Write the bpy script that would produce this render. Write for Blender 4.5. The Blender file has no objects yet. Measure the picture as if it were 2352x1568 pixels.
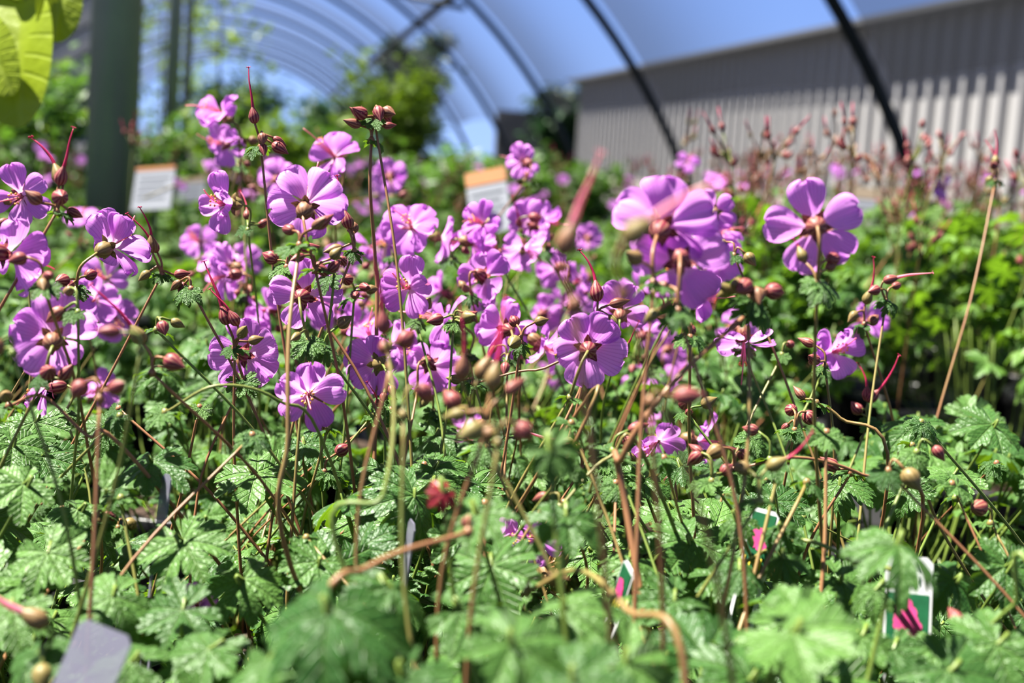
import bpy, math, random
from mathutils import Vector, Matrix
R = random.Random(11)
C = bpy.context.scene.collection
rad = math.radians
W, H, F = 2352, 1568, 2800.0
CAM = Vector((0, 0, .40)); YAW = rad(11.3); PIT = rad(8.7); ROLL = rad(3.2)
fwd = Vector((math.sin(YAW)*math.cos(PIT), math.cos(YAW)*math.cos(PIT), -math.sin(PIT)))
r0 = Vector((math.cos(YAW), -math.sin(YAW), 0)); u0 = r0.cross(fwd)
cr, sr = math.cos(ROLL), math.sin(ROLL)
rt = r0*cr + u0*sr; up = u0*cr - r0*sr      # camera axes after roll
def P(px, py, d):
    return CAM + d*((px-W/2)/F*rt + (H/2-py)/F*up + fwd)
def D(a, b, c):   # direction: right, up, toward the camera
    return (a*rt + b*up - c*fwd).normalized()
fh = Vector((math.sin(YAW), math.cos(YAW), 0)); rh = Vector((math.cos(YAW), -math.sin(YAW), 0))
def G(s, d, z=0): return rh*s + fh*d + Vector((0, 0, z))

# ------------------------------------------------------------------ mesh helper
class MB:
    def __init__(s): s.v=[]; s.f=[]; s.uv=[]; s.mi=[]
    def add(s, vs, fs, uvs=None, mat=0, M=None):
        o = len(s.v)
        s.v += [tuple(M @ Vector(v)) for v in vs] if M is not None else [tuple(v) for v in vs]
        s.uv += uvs if uvs else [(0, 0)]*len(vs)
        s.f += [tuple(i+o for i in f) for f in fs]; s.mi += [mat]*len(fs)
    def mesh(s, name, mats, smooth=True, off=None):
        me = bpy.data.meshes.new(name)
        vs = s.v if off is None else [(a-off.x, b-off.y, c-off.z) for a, b, c in s.v]
        me.from_pydata(vs, [], s.f)
        for m in mats: me.materials.append(m)
        me.polygons.foreach_set('material_index', s.mi)
        if smooth: me.polygons.foreach_set('use_smooth', [True]*len(s.f))
        l = me.uv_layers.new(name='UVMap'); buf = []
        for p in s.f:
            for i in p: buf += s.uv[i]
        l.data.foreach_set('uv', buf); me.update()
        return me
def link(name, me, parent=None, M=None):
    o = bpy.data.objects.new(name, me); C.objects.link(o)
    if parent: o.parent = parent
    if M is not None: o.matrix_local = M
    return o
def tag(o, label=None, cat=None, group=None, kind=None):
    for k, v in (('label', label), ('category', cat), ('group', group), ('kind', kind)):
        if v: o[k] = v
    return o
def empty(name, loc, label, cat, group=None):
    o = bpy.data.objects.new(name, None); C.objects.link(o); o.location = loc; o.empty_display_size = .02
    return tag(o, label, cat, group)
def frame(n, x, loc=(0,0,0)):
    Z = n.normalized(); X = x - Z*x.dot(Z)
    if X.length < 1e-4: X = Vector((1, 0, 0)) - Z*Z.x
    X.normalize(); Y = Z.cross(X)
    M = Matrix((X, Y, Z)).transposed().to_4x4(); M.translation = loc
    return M
def spline(pts, k=6):
    P_ = [Vector(p) for p in pts]; Q = [P_[0]*2-P_[1]] + P_ + [P_[-1]*2-P_[-2]]; out = []
    for i in range(1, len(Q)-2):
        for j in range(k):
            t = j/k; a, b, c, d = Q[i-1], Q[i], Q[i+1], Q[i+2]
            out.append(.5*((2*b)+(c-a)*t+(2*a-5*b+4*c-d)*t*t+(3*b-a-3*c+d)*t*t*t))
    out.append(P_[-1]); return out
def tube(mb, pts, ra, rb, n=6, mat=0, caps=True):
    vs=[]; uvs=[]; fs=[]; m = len(pts); X = None
    for i, p in enumerate(pts):
        t = (pts[min(i+1, m-1)]-pts[max(i-1, 0)]).normalized()
        if X is None: X = t.orthogonal().normalized()
        X = (X - t*X.dot(t)).normalized(); Y = t.cross(X)
        k = i/(m-1); r = ra(k) if callable(ra) else ra+(rb-ra)*k
        for j in range(n+1):
            a = 2*math.pi*j/n; vs.append(p + (X*math.cos(a)+Y*math.sin(a))*r); uvs.append((j/n, k))
    for i in range(m-1):
        for j in range(n):
            a = i*(n+1)+j; fs.append((a, a+1, a+n+2, a+n+1))
    if caps: fs.append(tuple(range(n))[::-1]); fs.append(tuple((m-1)*(n+1)+j for j in range(n)))
    mb.add(vs, fs, uvs, mat)
def box(mb, lo, hi, mat=0, M=None):
    x0,y0,z0 = lo; x1,y1,z1 = hi
    vs = [(x0,y0,z0),(x1,y0,z0),(x1,y1,z0),(x0,y1,z0),(x0,y0,z1),(x1,y0,z1),(x1,y1,z1),(x0,y1,z1)]
    mb.add(vs, [(0,3,2,1),(4,5,6,7),(0,1,5,4),(1,2,6,5),(2,3,7,6),(3,0,4,7)], None, mat, M)
def lathe(mb, prof, n=20, mat=0, M=None):
    vs=[]; uvs=[]; fs=[]
    for i, (r, z) in enumerate(prof):
        for j in range(n+1):
            a = 2*math.pi*j/n; vs.append((r*math.cos(a), r*math.sin(a), z)); uvs.append((j/n, i/(len(prof)-1)))
    for i in range(len(prof)-1):
        for j in range(n):
            a = i*(n+1)+j; fs.append((a, a+1, a+n+2, a+n+1))
    mb.add(vs, fs, uvs, mat, M)

# ------------------------------------------------------------------ materials
class NT:
    def __init__(s, name):
        s.m = bpy.data.materials.new(name); s.m.use_nodes = True; s.t = s.m.node_tree; s.t.nodes.clear()
        s.out = s.t.nodes.new('ShaderNodeOutputMaterial')
    def n(s, ty, **kw):
        nd = s.t.nodes.new(ty)
        for k, v in kw.items(): setattr(nd, k, v)
        return nd
    def l(s, a, b): s.t.links.new(a, b)
    def math(s, op, a, b=None, c=None):
        nd = s.n('ShaderNodeMath', operation=op)
        for i, x in enumerate((a, b, c)):
            if x is None: continue
            if isinstance(x, (int, float)): nd.inputs[i].default_value = x
            else: s.l(x, nd.inputs[i])
        return nd.outputs[0]
    def ss(s, x, a, b):
        nd = s.n('ShaderNodeMapRange', interpolation_type='SMOOTHSTEP'); s.l(x, nd.inputs[0])
        nd.inputs[1].default_value = a; nd.inputs[2].default_value = b
        return nd.outputs[0]
    def mix(s, f, a, b):
        nd = s.n('ShaderNodeMix', data_type='RGBA')
        for i, x in ((0, f), (6, a), (7, b)):
            if isinstance(x, (int, float)): nd.inputs[i].default_value = x
            elif isinstance(x, tuple): nd.inputs[i].default_value = (*x, 1)
            else: s.l(x, nd.inputs[i])
        return nd.outputs[2]
    def uv(s):
        u = s.n('ShaderNodeUVMap'); u.uv_map = 'UVMap'; sp = s.n('ShaderNodeSeparateXYZ'); s.l(u.outputs[0], sp.inputs[0])
        return sp.outputs[0], sp.outputs[1], u.outputs[0]
    def noise(s, scale, coord='Object', detail=3):
        tc = s.n('ShaderNodeTexCoord'); nz = s.n('ShaderNodeTexNoise'); nz.inputs['Scale'].default_value = scale
        nz.inputs['Detail'].default_value = detail; s.l(tc.outputs[coord], nz.inputs['Vector']); return nz.outputs[0]
    def rnd(s):
        a = s.n('ShaderNodeObjectInfo').outputs['Random']; b = s.n('ShaderNodeNewGeometry').outputs['Random Per Island']
        return s.math('FRACT', s.math('ADD', a, b))
    def finish(s, col, rough=.5, trans=0, tcol=None, spec=.5, bump=None, bs=.3, bd=.0005, metal=0):
        p = s.n('ShaderNodeBsdfPrincipled')
        if isinstance(col, tuple): p.inputs['Base Color'].default_value = (*col, 1)
        else: s.l(col, p.inputs['Base Color'])
        p.inputs['Roughness'].default_value = rough; p.inputs['Specular IOR Level'].default_value = spec
        p.inputs['Metallic'].default_value = metal
        if bump is not None:
            b = s.n('ShaderNodeBump'); b.inputs['Strength'].default_value = bs; b.inputs['Distance'].default_value = bd
            s.l(bump, b.inputs['Height']); s.l(b.outputs[0], p.inputs['Normal'])
        o = p.outputs[0]
        if trans:
            t = s.n('ShaderNodeBsdfTranslucent'); tc = tcol or col
            if isinstance(tc, tuple): t.inputs[0].default_value = (*tc, 1)
            else: s.l(tc, t.inputs[0])
            x = s.n('ShaderNodeMixShader'); x.inputs[0].default_value = trans
            s.l(o, x.inputs[1]); s.l(t.outputs[0], x.inputs[2]); o = x.outputs[0]
        s.l(o, s.out.inputs[0]); return s.m
def plain(name, col, rough=.5, var=.25, sc=40, trans=0, spec=.4, metal=0):
    t = NT(name); c = t.mix(t.noise(sc), tuple(x*(1-var) for x in col), tuple(min(1, x*(1+var)) for x in col))
    return t.finish(c, rough, trans, None, spec, metal=metal)
def leaf_mat(name, ca, cb, tr, vein, trans=.35, rough=.42, bd=.0009):
    t = NT(name); u, v, _ = t.uv(); rn = t.rnd()
    a = t.math('MULTIPLY', t.math('ABSOLUTE', t.math('SUBTRACT', u, .5)), 2.)
    dist = t.math('MULTIPLY', a, v)
    mid = t.math('SUBTRACT', 1., t.ss(dist, .01, .06))
    fr = t.math('FRACT', t.math('MULTIPLY', t.math('SUBTRACT', v, t.math('MULTIPLY', dist, .55)), 7.))
    lat = t.ss(t.math('ABSOLUTE', t.math('SUBTRACT', fr, .5)), .36, .5)
    vn = t.math('MAXIMUM', mid, t.math('MULTIPLY', lat, .65))
    base = t.mix(rn, ca, cb); base = t.mix(t.math('MULTIPLY', t.noise(3), .5), base, tuple(x*.5 for x in ca))
    col = t.mix(t.math('MULTIPLY', vn, .17), base, vein)
    tcol = t.mix(rn, tr, tuple(x*.6 for x in tr))
    h = t.math('SUBTRACT', t.math('MULTIPLY', t.noise(7), 2.0), t.math('MULTIPLY', vn, 1.1))
    return t.finish(col, rough, trans, tcol, .4, h, .7, bd)
M = {}
M['leaf'] = leaf_mat('geranium_leaf', (.030,.088,.020), (.115,.222,.054), (.26,.46,.02), (.26,.38,.12), .24, .44)
M['leaf_far'] = leaf_mat('geranium_leaf_far', (.045,.120,.026), (.17,.29,.062), (.28,.50,.03), (.30,.42,.16), .27, .46)  # lighter than the near leaf: colour makes up for sun dimmed by the cloth
M['lime'] = leaf_mat('lime_leaf', (.24,.32,.015), (.32,.40,.03), (.42,.50,.02), (.42,.5,.1), .45)
M['red_leaf'] = plain('red_leaf', (.22,.02,.03), .4, .3, 200, .3)
def petal():
    t = NT('petal_violet'); u, v, _ = t.uv(); rn = t.rnd()
    base = t.mix(rn, (.53,.17,.62), (.73,.31,.78))
    base = t.mix(t.ss(u, .34, .02), base, (.92,.62,.80))
    w = t.math('FRACT', t.math('MULTIPLY', t.math('DIVIDE', v, t.math('ADD', u, .6)), 7.))
    vn = t.ss(t.math('ABSOLUTE', t.math('SUBTRACT', w, .5)), .36, .5)
    col = t.mix(t.math('MULTIPLY', vn, .60), base, (.38,.06,.46))
    tc = t.mix(.5, col, (.92,.42,.93))
    return t.finish(col, .6, .52, tc, .15, vn, .4, .0005)
M['petal'] = petal()
def striped(name, a, b, n):
    t = NT(name); u, v, _ = t.uv(); rn = t.n('ShaderNodeObjectInfo').outputs['Random']
    w = t.math('MULTIPLY', t.math('ADD', t.math('SINE', t.math('MULTIPLY', u, 6.2832*n)), 1.), .5)
    col = t.mix(t.ss(w, .35, .8), a, b)
    col = t.mix(t.math('MULTIPLY', t.noise(300), .4), col, tuple(x*.5 for x in a))
    col = t.mix(t.math('MULTIPLY', t.ss(rn, .45, 1.), .65), col, (.17,.20,.05))
    return t.finish(col, .5, .10, col, .35)
M['bud'] = striped('bud_striped', (.18,.022,.042), (.34,.15,.11), 10)
M['beak'] = plain('beak_crimson', (.45,.03,.10), .4, .3, 300, .3)
M['beak_pale'] = plain('beak_pink', (.80,.30,.38), .4, .3, 300, .45)
def stem():
    t = NT('stem'); u, v, _ = t.uv(); rn = t.n('ShaderNodeObjectInfo').outputs['Random']
    g = t.mix(t.noise(25), (.12,.19,.04), (.24,.30,.08)); rd = t.mix(t.noise(40), (.24,.075,.05), (.38,.20,.11))
    f = t.math('MULTIPLY', t.ss(t.math('ADD', t.noise(9), t.math('MULTIPLY', rn, .55)), .46, .92), .9)
    return t.finish(t.mix(f, g, rd), .4, .2, None, .45)
M['stem'] = stem()
M['petiole'] = plain('petiole', (.16,.22,.05), .4, .35, 30, .2)
M['pot'] = plain('black_plastic', (.010,.010,.011), .35)
M['soil'] = plain('soil', (.035,.020,.013), .9, .6, 90)
M['floor'] = plain('black_ground_cloth', (.016,.016,.018), .8, .4, 30)
M['gravel'] = plain('gravel', (.10,.095,.085), .9, .4, 8)
M['anther'] = plain('anther', (.75,.33,.08), .6)
M['steel'] = plain('galvanised_steel', (.25,.28,.23), .38, .25, 6, metal=.4)
M['hoop'] = plain('dark_steel', (.018,.022,.020), .45, .3, 5, metal=.2)
M['white'] = plain('white_card', (.22,.23,.26), .6, .05)
M['tag_white'] = plain('white_plastic', (.42,.42,.43), .4, .05)
M['orange'] = plain('orange_card', (.36,.15,.05), .5, .08)
M['beige'] = plain('beige_card', (.22,.17,.12), .5, .08)
M['ink'] = plain('grey_ink', (.13,.14,.16), .6)
M['black'] = plain('black_ink', (.03,.04,.05), .6)
M['tag_green'] = plain('tag_green', (.012,.08,.035), .4, .5, 200)
M['tag_pink'] = plain('tag_pink', (.42,.05,.17), .4, .45, 200)
M['tag_yellow'] = plain('tag_yellow', (.50,.40,.05), .4)
M['bark'] = plain('bark', (.10,.075,.05), .8, .4, 20)
M['eave'] = plain('eave_metal', (.10,.10,.10), .5)
M['siding'] = plain('blue_grey_siding', (.15,.18,.21), .6)
M['metal_wall'] = plain('grey_metal_panel', (.268,.262,.262), .5, .05, 3)
M['far_wall'] = plain('far_wall', (.08,.08,.08), .7, .1, 2)
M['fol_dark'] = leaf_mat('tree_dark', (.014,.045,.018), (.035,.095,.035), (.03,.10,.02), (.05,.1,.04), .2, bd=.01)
M['fol_bright'] = leaf_mat('shrub_bright', (.13,.23,.03), (.25,.36,.04), (.30,.45,.03), (.3,.4,.08), .40, bd=.002)
M['fol_mid'] = leaf_mat('shrub_mid', (.05,.13,.03), (.12,.23,.05), (.18,.36,.04), (.25,.33,.1), .35, bd=.002)
t = NT('clear_plastic'); p = t.n('ShaderNodeBsdfPrincipled'); p.inputs['Base Color'].default_value = (.17,.165,.21,1); p.inputs['Roughness'].default_value = .3
tr = t.n('ShaderNodeBsdfTransparent'); mx = t.n('ShaderNodeMixShader'); t.l(t.math('ADD', t.math('MULTIPLY', t.noise(60), .3), .50), mx.inputs[0])
t.l(tr.outputs[0], mx.inputs[1]); t.l(p.outputs[0], mx.inputs[2]); t.l(mx.outputs[0], t.out.inputs[0]); M['clear'] = t.m
# shade cloth: thin woven mesh, opacity ramp in each bay paints the sunlit gradient between hoops
t = NT('shade_cloth'); tc = t.n('ShaderNodeTexCoord'); sp = t.n('ShaderNodeSeparateXYZ'); t.l(tc.outputs['Object'], sp.inputs[0])
w = t.math('FRACT', t.math('DIVIDE', t.math('SUBTRACT', sp.outputs[1], 4.3), 2.75))
fac = t.math('ADD', t.math('MULTIPLY', t.ss(w, .10, 1.0), .42), .22)
df = t.n('ShaderNodeBsdfDiffuse'); df.inputs[0].default_value = (.078,.080,.088,1)
tr = t.n('ShaderNodeBsdfTransparent'); tl = t.n('ShaderNodeBsdfTranslucent'); tl.inputs[0].default_value = (.078,.080,.088,1)
ad = t.n('ShaderNodeMixShader'); t.l(df.outputs[0], ad.inputs[1]); t.l(tl.outputs[0], ad.inputs[2])
mx = t.n('ShaderNodeMixShader'); t.l(fac, mx.inputs[0]); t.l(tr.outputs[0], mx.inputs[1]); t.l(ad.outputs[0], mx.inputs[2]); t.l(mx.outputs[0], t.out.inputs[0])
M['cloth'] = t.m

# ------------------------------------------------------------------ leaf / petal / bud geometry
def leaf_geo(rng, rings=(.15,.32,.48,.64,.78,.9,1), amp=1.):
    base = [(-1,.44),(-.95,.55),(-.92,.67),(-.89,.77),(-.81,.84),(-.69,.865),(-.58,.83),(-.51,.77),(-.44,.83),(-.37,.91),(-.25,.955),(-.12,.96),(0,.975)]
    prof = base + [(-a, b) for a, b in base[-2:0:-1]]
    lens = [.82,.92,.97,1.,.98,.91,.80]; cols = []
    for k in range(7):
        c = (k-3)*47; L = lens[k]*(1+rng.uniform(-.06,.06)); wd = rng.uniform(.97,1.04)
        for (tt, r) in prof: cols.append((rad(c+tt*23.4*wd), r*L*(1+rng.uniform(-.025,.025)), tt, k))
    cols.append((rad(3*47+24), .36*.7, 1, 6))
    p1, p2, cup, fold = rng.uniform(0,6), rng.uniform(0,6), rng.uniform(-.50,.05)*amp, rng.uniform(.10,.22)*amp
    lc = [rng.uniform(-.32,.22)*amp for _ in range(7)]
    vs = [(0,0,0)]; uvs = [(.5,0)]; fs = []; n = len(cols)
    for q in rings:
        for (a, r, tt, k) in cols:
            rr = q*r; s3 = abs(math.sin(tt*4.2))
            z = cup*rr*rr + fold*rr*(abs(tt)-.5)*.8 + .10*amp*math.sin(2*a+p1)*rr + .05*amp*math.sin(5*a+p2)*rr*rr + lc[k]*rr*rr*rr*(1-abs(tt)**2*.8) + .025*amp*s3*rr*rr
            vs.append((rr*math.cos(a), rr*math.sin(a), z)); uvs.append(((tt+1)/2, rr))
    for j in range(n-1): fs.append((0, 1+j, 2+j))
    for i in range(len(rings)-1):
        for j in range(n-1):
            a = 1+i*n+j; fs.append((a, a+n, a+n+1, a+1))
    return vs, fs, uvs
leaf_meshes = []
for k in range(10):
    mb = MB(); mb.add(*leaf_geo(R, amp=R.uniform(.8,1.6))); leaf_meshes.append(mb.mesh('leaf_blade', [M['leaf']]))
mb = MB(); mb.add(*leaf_geo(R)); red_leaf = mb.mesh('leaf_blade_red', [M['red_leaf']])
lowleaf = [leaf_geo(R, (.4,.75,1), 1.4) for _ in range(4)]
def petal_mesh(rng, narrow=1.):
    us = [0,.1,.2,.32,.45,.58,.7,.8,.88,.94,.98,1.0]; ws = [.12,.20,.36,.58,.80,.95,1.,.98,.88,.72,.48,.2]
    p, q = rng.uniform(0,6), rng.uniform(.8,1.9); vs=[]; uvs=[]; fs=[]; m = 11
    for u, w_ in zip(us, ws):
        for j in range(m):
            v = -1+2*j/(m-1)
            notch = -.05*(1-abs(v))*(1 if u > .97 else 0)
            x = .0012+.0145*(u+notch); y = .0076*w_*v*narrow
            z = .0030*math.sin(u*1.9) - .0018*u*u + .0010*q*math.sin(5*v+p)*u + .0009*math.cos(9*v+p*2)*u*u - .0012*(abs(v)**2)*u*rng.uniform(.8,1.2)
            vs.append((x, y, z)); uvs.append((u, v*w_))
    for i in range(len(us)-1):
        for j in range(m-1):
            a = i*m+j; fs.append((a, a+m, a+m+1, a+1))
    mb = MB(); mb.add(vs, fs, uvs); return mb.mesh('petal', [M['petal']])
petals = [petal_mesh(R) for _ in range(6)]; petals_n = [petal_mesh(R, .80) for _ in range(4)]
BUDP = [(0,0),(.0011,.0001),(.0023,.0011),(.0030,.0027),(.0030,.0041),(.0023,.0060),(.0012,.0078),(.0004,.0092),(0,.0098)]
def calyx_mesh():
    mb = MB(); lathe(mb, [(0,-.0085),(.0012,-.0083),(.0027,-.0070),(.0034,-.0050),(.0032,-.0030),(.0022,-.0010),(.0014,.0006),(0,.0010)], 14)
    for k in range(5):   # sepal points spreading behind the petals
        a = 2*math.pi*(k+.5)/5; X = Vector((math.cos(a), math.sin(a), 0)); Y = Vector((-X.y, X.x, 0)); vs=[]; fs=[]; uv=[]
        for i, (l, w_, z) in enumerate([(.002,.0014,-.002),(.0036,.0015,-.0018),(.0048,.0008,-.0019),(.0058,.0002,-.0024)]):
            for s_ in (-1, 0, 1): vs.append(X*l+Y*w_*s_+Vector((0,0,z-.0004*abs(s_)))); uv.append((.1*s_, l))
        for i in range(3):
            for j in range(2): a_ = i*3+j; fs.append((a_, a_+3, a_+4, a_+1))
        mb.add(vs, fs, uv)
    return mb.mesh('calyx', [M['bud']])
calyx = calyx_mesh()
def stamen_mesh(rng, ln=1.):
    mb = MB()
    for k in range(8):
        a = k*.785+rng.uniform(-.2,.2); s_ = Vector((math.cos(a), math.sin(a), 0)); b = rng.uniform(.6,1.1)
        pts = spline([Vector((0,0,.0005))+s_*.0006, Vector((0,0,.006))+s_*.0014*b+Vector((0,-.0005,0)), Vector((0,-.0024,.0115*ln))+s_*.0028*b], 4)
        tube(mb, pts, .00022, .00014, 4, 0)
        e = pts[-1]; tube(mb, [e-s_*.0006, e, e+s_*.0006], lambda k_: .0002+.0004*math.sin(math.pi*k_), 0, 5, 1)
    pts = spline([(0,0,.0005),(0,-.001,.008),(0,-.005,.016*ln),(0,-.008,.020*ln)], 4); tube(mb, pts, .00045, .0003, 5, 0)
    return mb.mesh('stamens', [M['beak_pale'], M['anther']])
stamens = [stamen_mesh(R, l) for l in (1., 1.2, .8)]
def bud_mesh(rng, beak=0, fat=1., mat='beak', w0=.0009):
    mb = MB(); lathe(mb, [(r*fat, z) for r, z in BUDP], 12)
    for k in range(40):   # fine hairs
        a = rng.uniform(0,6.28); i = rng.uniform(.0015,.0060); rr_ = .0029*fat*(1-abs(i-.0034)/.006*.5); b = Vector((math.cos(a)*rr_, math.sin(a)*rr_, i)); o_ = Vector((math.cos(a), math.sin(a), .1))*.0011
        s_ = Vector((-math.sin(a), math.cos(a), 0))*.00007; mb.add([b-s_, b+s_, b+o_], [(0,1,2)], [(.1,.5)]*3)
    if beak:
        c = rng.choice((-1,1))*rng.uniform(.003, .007)
        pts = spline([(0,0,.006),(c*.1,0,.006+beak*.35),(c*.4,c*.3,.006+beak*.7),(c,c*.6,.006+beak)], 5)
        tube(mb, pts, lambda k: w0*(1-k)**1.3+.00026, 0, 6, 1)
        e = pts[-1]
        for k in range(4):
            a = k*1.57+.3; q = Vector((math.cos(a)*.0013, math.sin(a)*.0013, .0008)); tube(mb, [e, e+q*.6, e+q+Vector((0,0,-.0006))], .00025, .0002, 4, 1)
    return mb.mesh('bud' if not beak else 'seed_head', [M['bud'], M[mat]])
buds = [bud_mesh(R, 0, f) for f in (1.,.8,1.15)]
beaks = [bud_mesh(R, b, .95, m, w) for b, m, w in ((.020,'beak',.0006),(.023,'beak',.0007),(.016,'beak',.0006),(.021,'beak_pale',.0009))]

# ------------------------------------------------------------------ setting
def slab(name, lo, hi, mat, **k):
    mb = MB(); box(mb, lo, hi); return tag(link(name, mb.mesh(name, [mat], False)), kind='structure')
slab('floor', (-7,-1.5,-.05), (2.75,42,0), M['floor'])
slab('ground_gravel', (-60,-3,-.30), (60,90,-.05), M['gravel'])
# corrugated building wall with real ribs
mb = MB(); prof = []; y = -2.
while y < 36.0:
    prof += [(9.0, y), (9.0, y+.30), (8.90, y+.33), (8.90, y+.41), (9.0, y+.44)]; y += .44
vs=[]; fs=[]
for x, yy in prof: vs += [(x, yy, -.05), (x, yy, 2.62)]
for i in range(len(prof)-1): fs.append((2*i, 2*i+2, 2*i+3, 2*i+1))
mb.add(vs, fs); box(mb, (9.0,36.1,-.05), (15,36.15,2.62))
tag(link('wall_right', mb.mesh('wall_right', [M['metal_wall']], False)), kind='structure')
slab('trim_1', (8.50,-2,2.62), (15,36.3,2.70), M['eave'])
slab('wall_far', (8.5,48,-.05), (22,48.3,2.1), M['far_wall'])
# greenhouse hoops
CX, CZ, RR = -1.1, -1.37, 3.9
a0 = math.asin((0-CZ)/RR)
HY = [-1.2, 1.55] + [4.3+2.75*k for k in range(12)]
def hoop_me():
    mb = MB(); pts = []
    for i in range(61):
        a = a0+(math.pi-2*a0)*i/60; pts.append(Vector((CX+RR*math.cos(a), 0, CZ+RR*math.sin(a))))
    tube(mb, pts, .027, .027, 8); return mb.mesh('greenhouse_hoop', [M['hoop']])
hm = hoop_me()
names = ['behind the camera line', 'just above the front pots', 'nearest in view, crossing the ribbed wall at far right', 'second in view, meeting the end of the ribbed wall', 'third in view, left of the grey building', 'fourth in view, rising over the centre of the picture']
for i, y in enumerate(HY):
    o = link('greenhouse_hoop', hm); o.location = (0, y, 0)
    if i < 6: tag(o, 'dark curved steel greenhouse hoop, '+names[i], 'hoop', 'greenhouse hoops')
    else: tag(o, 'dark curved steel greenhouse hoop in the crowded far end of the tunnel', 'hoop', 'greenhouse hoops')
mb = MB(); vs=[]; fs=[]; uv=[]; ny = 5*14; na = 36
for j in range(ny+1):
    y = 1.55+(34.55-1.55)*j/ny; ph = math.sin(math.pi*((y-4.3)/2.75 % 1)); sag = .035*ph
    ca = math.asin((.70+.05*ph-CZ)/RR)
    for i in range(na+1):
        a = ca+(math.pi-2*ca)*i/na; q = RR+.066-sag; vs.append((CX+q*math.cos(a), y, CZ+q*math.sin(a))); uv.append((i, y))
for j in range(ny):
    for i in range(na): a = j*(na+1)+i; fs.append((a, a+1, a+na+2, a+na+1))
mb.add(vs, fs, uv); tag(link('shade_cloth', mb.mesh('shade_cloth', [M['cloth']])), 'thin grey shade cloth stretched over the greenhouse hoops', 'shade cloth')
def pipe(name, pts, r, mat, label, cat):
    mb = MB(); tube(mb, [Vector(p) for p in pts], r, r, 8); return tag(link(name, mb.mesh(name, [mat])), label, cat)
pipe('purlin', [(1.34,-1.2,1.62),(1.34,16,1.62),(1.34,34.5,1.62)], .036, M['hoop'], 'straight steel purlin pipe running under the hoops into the distance', 'pipe')
pipe('brace_rod', [(1.42,9.8,1.52),(.85,11.2,1.78),(-.1,12.6,2.20)], .022, M['hoop'], 'thin diagonal brace rod crossing the purlin under the roof', 'rod')
def post(px, py, d, r, label):
    b = P(px, py, d); e = empty('support_post', (b.x, b.y, 0), label, 'post', 'support posts')
    h = CZ+math.sqrt(RR*RR-(b.x-CX)**2)
    ln = .03
    mb = MB(); tube(mb, [Vector((0,0,0)), Vector((ln*h*.5,0,h*.5)), Vector((ln*h,0,h-.02))], r, r, 24); link('post_tube', mb.mesh('post_tube', [M['steel']]), e)
    mb = MB(); tube(mb, [Vector((0,0,0)), Vector((0,0,.012))], r*2, r*2, 20); link('base_plate', mb.mesh('base_plate', [M['steel']]), e)
    mb = MB(); tube(mb, [Vector((ln*h,0,h-.08)), Vector((ln*h,0,h-.02))], r*1.25, r*1.25, 20); link('collar', mb.mesh('collar', [M['steel']]), e)
    return b
posts = [post(242, 480, 2.25, .045, 'thick galvanised steel post at left, nearest of the posts'),
         post(383, 400, 5.0, .028, 'slim grey steel post just right of the thick post'),
         post(417, 400, 6.6, .022, 'thinnest grey post, right of the two larger ones')]
# far left house with clapboards
e = empty('house', (-13, 46, -.05), 'blue-grey clapboard house far behind the tunnel at upper left', 'building')
mb = MB()
for k in range(30): 
    z = k*.2; mb.add([(-4,0,z),(7,0,z),(7,.04,z+.2),(-4,.04,z+.2)], [(0,1,2,3)])
box(mb, (-4,.05,0), (7,6,6)); link('clapboard_wall', mb.mesh('clapboard_wall', [M['siding']], False), e)
mb = MB(); mb.add([(-4.4,-.5,5.9),(7.4,-.5,5.9),(7.4,3,8),(-4.4,3,8),(7.4,6.5,5.9),(-4.4,6.5,5.9)], [(0,1,2,3),(3,2,4,5)]); link('roof', mb.mesh('roof', [M['eave']], False), e)
mb = MB(); box(mb, (2,-.05,2.6), (3.6,.0,4.4)); w_ = link('window', mb.mesh('window', [M['white']], False), e)
mb = MB(); box(mb, (2.1,-.07,2.7), (3.5,-.05,4.3)); link('pane', mb.mesh('pane', [M['ink']], False), w_)

def bush(name, label, cat, loc, h, rw, n, ls, mat, tr, low=.25, group=None, seed=0, lean=0):
    rg = random.Random(seed*7+1); e = empty(name, loc, label, cat, group); mb = MB(); tips = []
    tube(mb, spline([(0,0,-.02),(lean*.3,0,h*.4),(lean,0,h*.92)], 5), tr, tr*.25, 7)
    for k in range(14):
        z = h*(low+(.9-low)*k/14); a = k*2.4; q = rw*rg.uniform(.6,1)*math.sqrt(max(.1, 1-((z/h-.6)/.55)**2))
        t_ = Vector((math.cos(a)*q+lean*z/h, math.sin(a)*q, min(h, z+q*.5))); tips.append((Vector((lean*z/h*.8,0,z)), t_))
        tube(mb, spline([(lean*z/h*.7,0,z), Vector((lean*z/h,0,z))*.5+t_*.5+Vector((0,0,-.03*h)), t_], 3), tr*.35, tr*.1, 5)
    link('trunk', mb.mesh('trunk', [M['bark']]), e); mb = MB()
    for k in range(n):
        b, t_ = rg.choice(tips); q = b.lerp(t_, rg.uniform(.3,1.05)) + Vector([rg.gauss(0, rw*.17) for _ in range(3)])
        fr = frame(Vector((rg.gauss(0,.6), rg.gauss(0,.6), 1)), Vector((rg.gauss(0,1), rg.gauss(0,1), -.3)), q)
        s_ = ls*rg.uniform(.6,1.2)
        mb.add([(0,0,0),(s_*.35,s_*.3,-.05*s_),(s_*.75,s_*.22,-.12*s_),(s_,0,-.25*s_),(s_*.75,-s_*.22,-.12*s_),(s_*.35,-s_*.3,-.05*s_),(s_*.5,0,-.14*s_)],
               [(0,6,1),(1,6,2),(2,6,3),(3,6,4),(4,6,5),(5,6,0)], [(.5,0),(.8,.4),(.8,.8),(.5,1),(.2,.8),(.2,.4),(.5,.5)], 0, fr)
    link('foliage', mb.mesh('foliage', [mat]), e); return e
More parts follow.
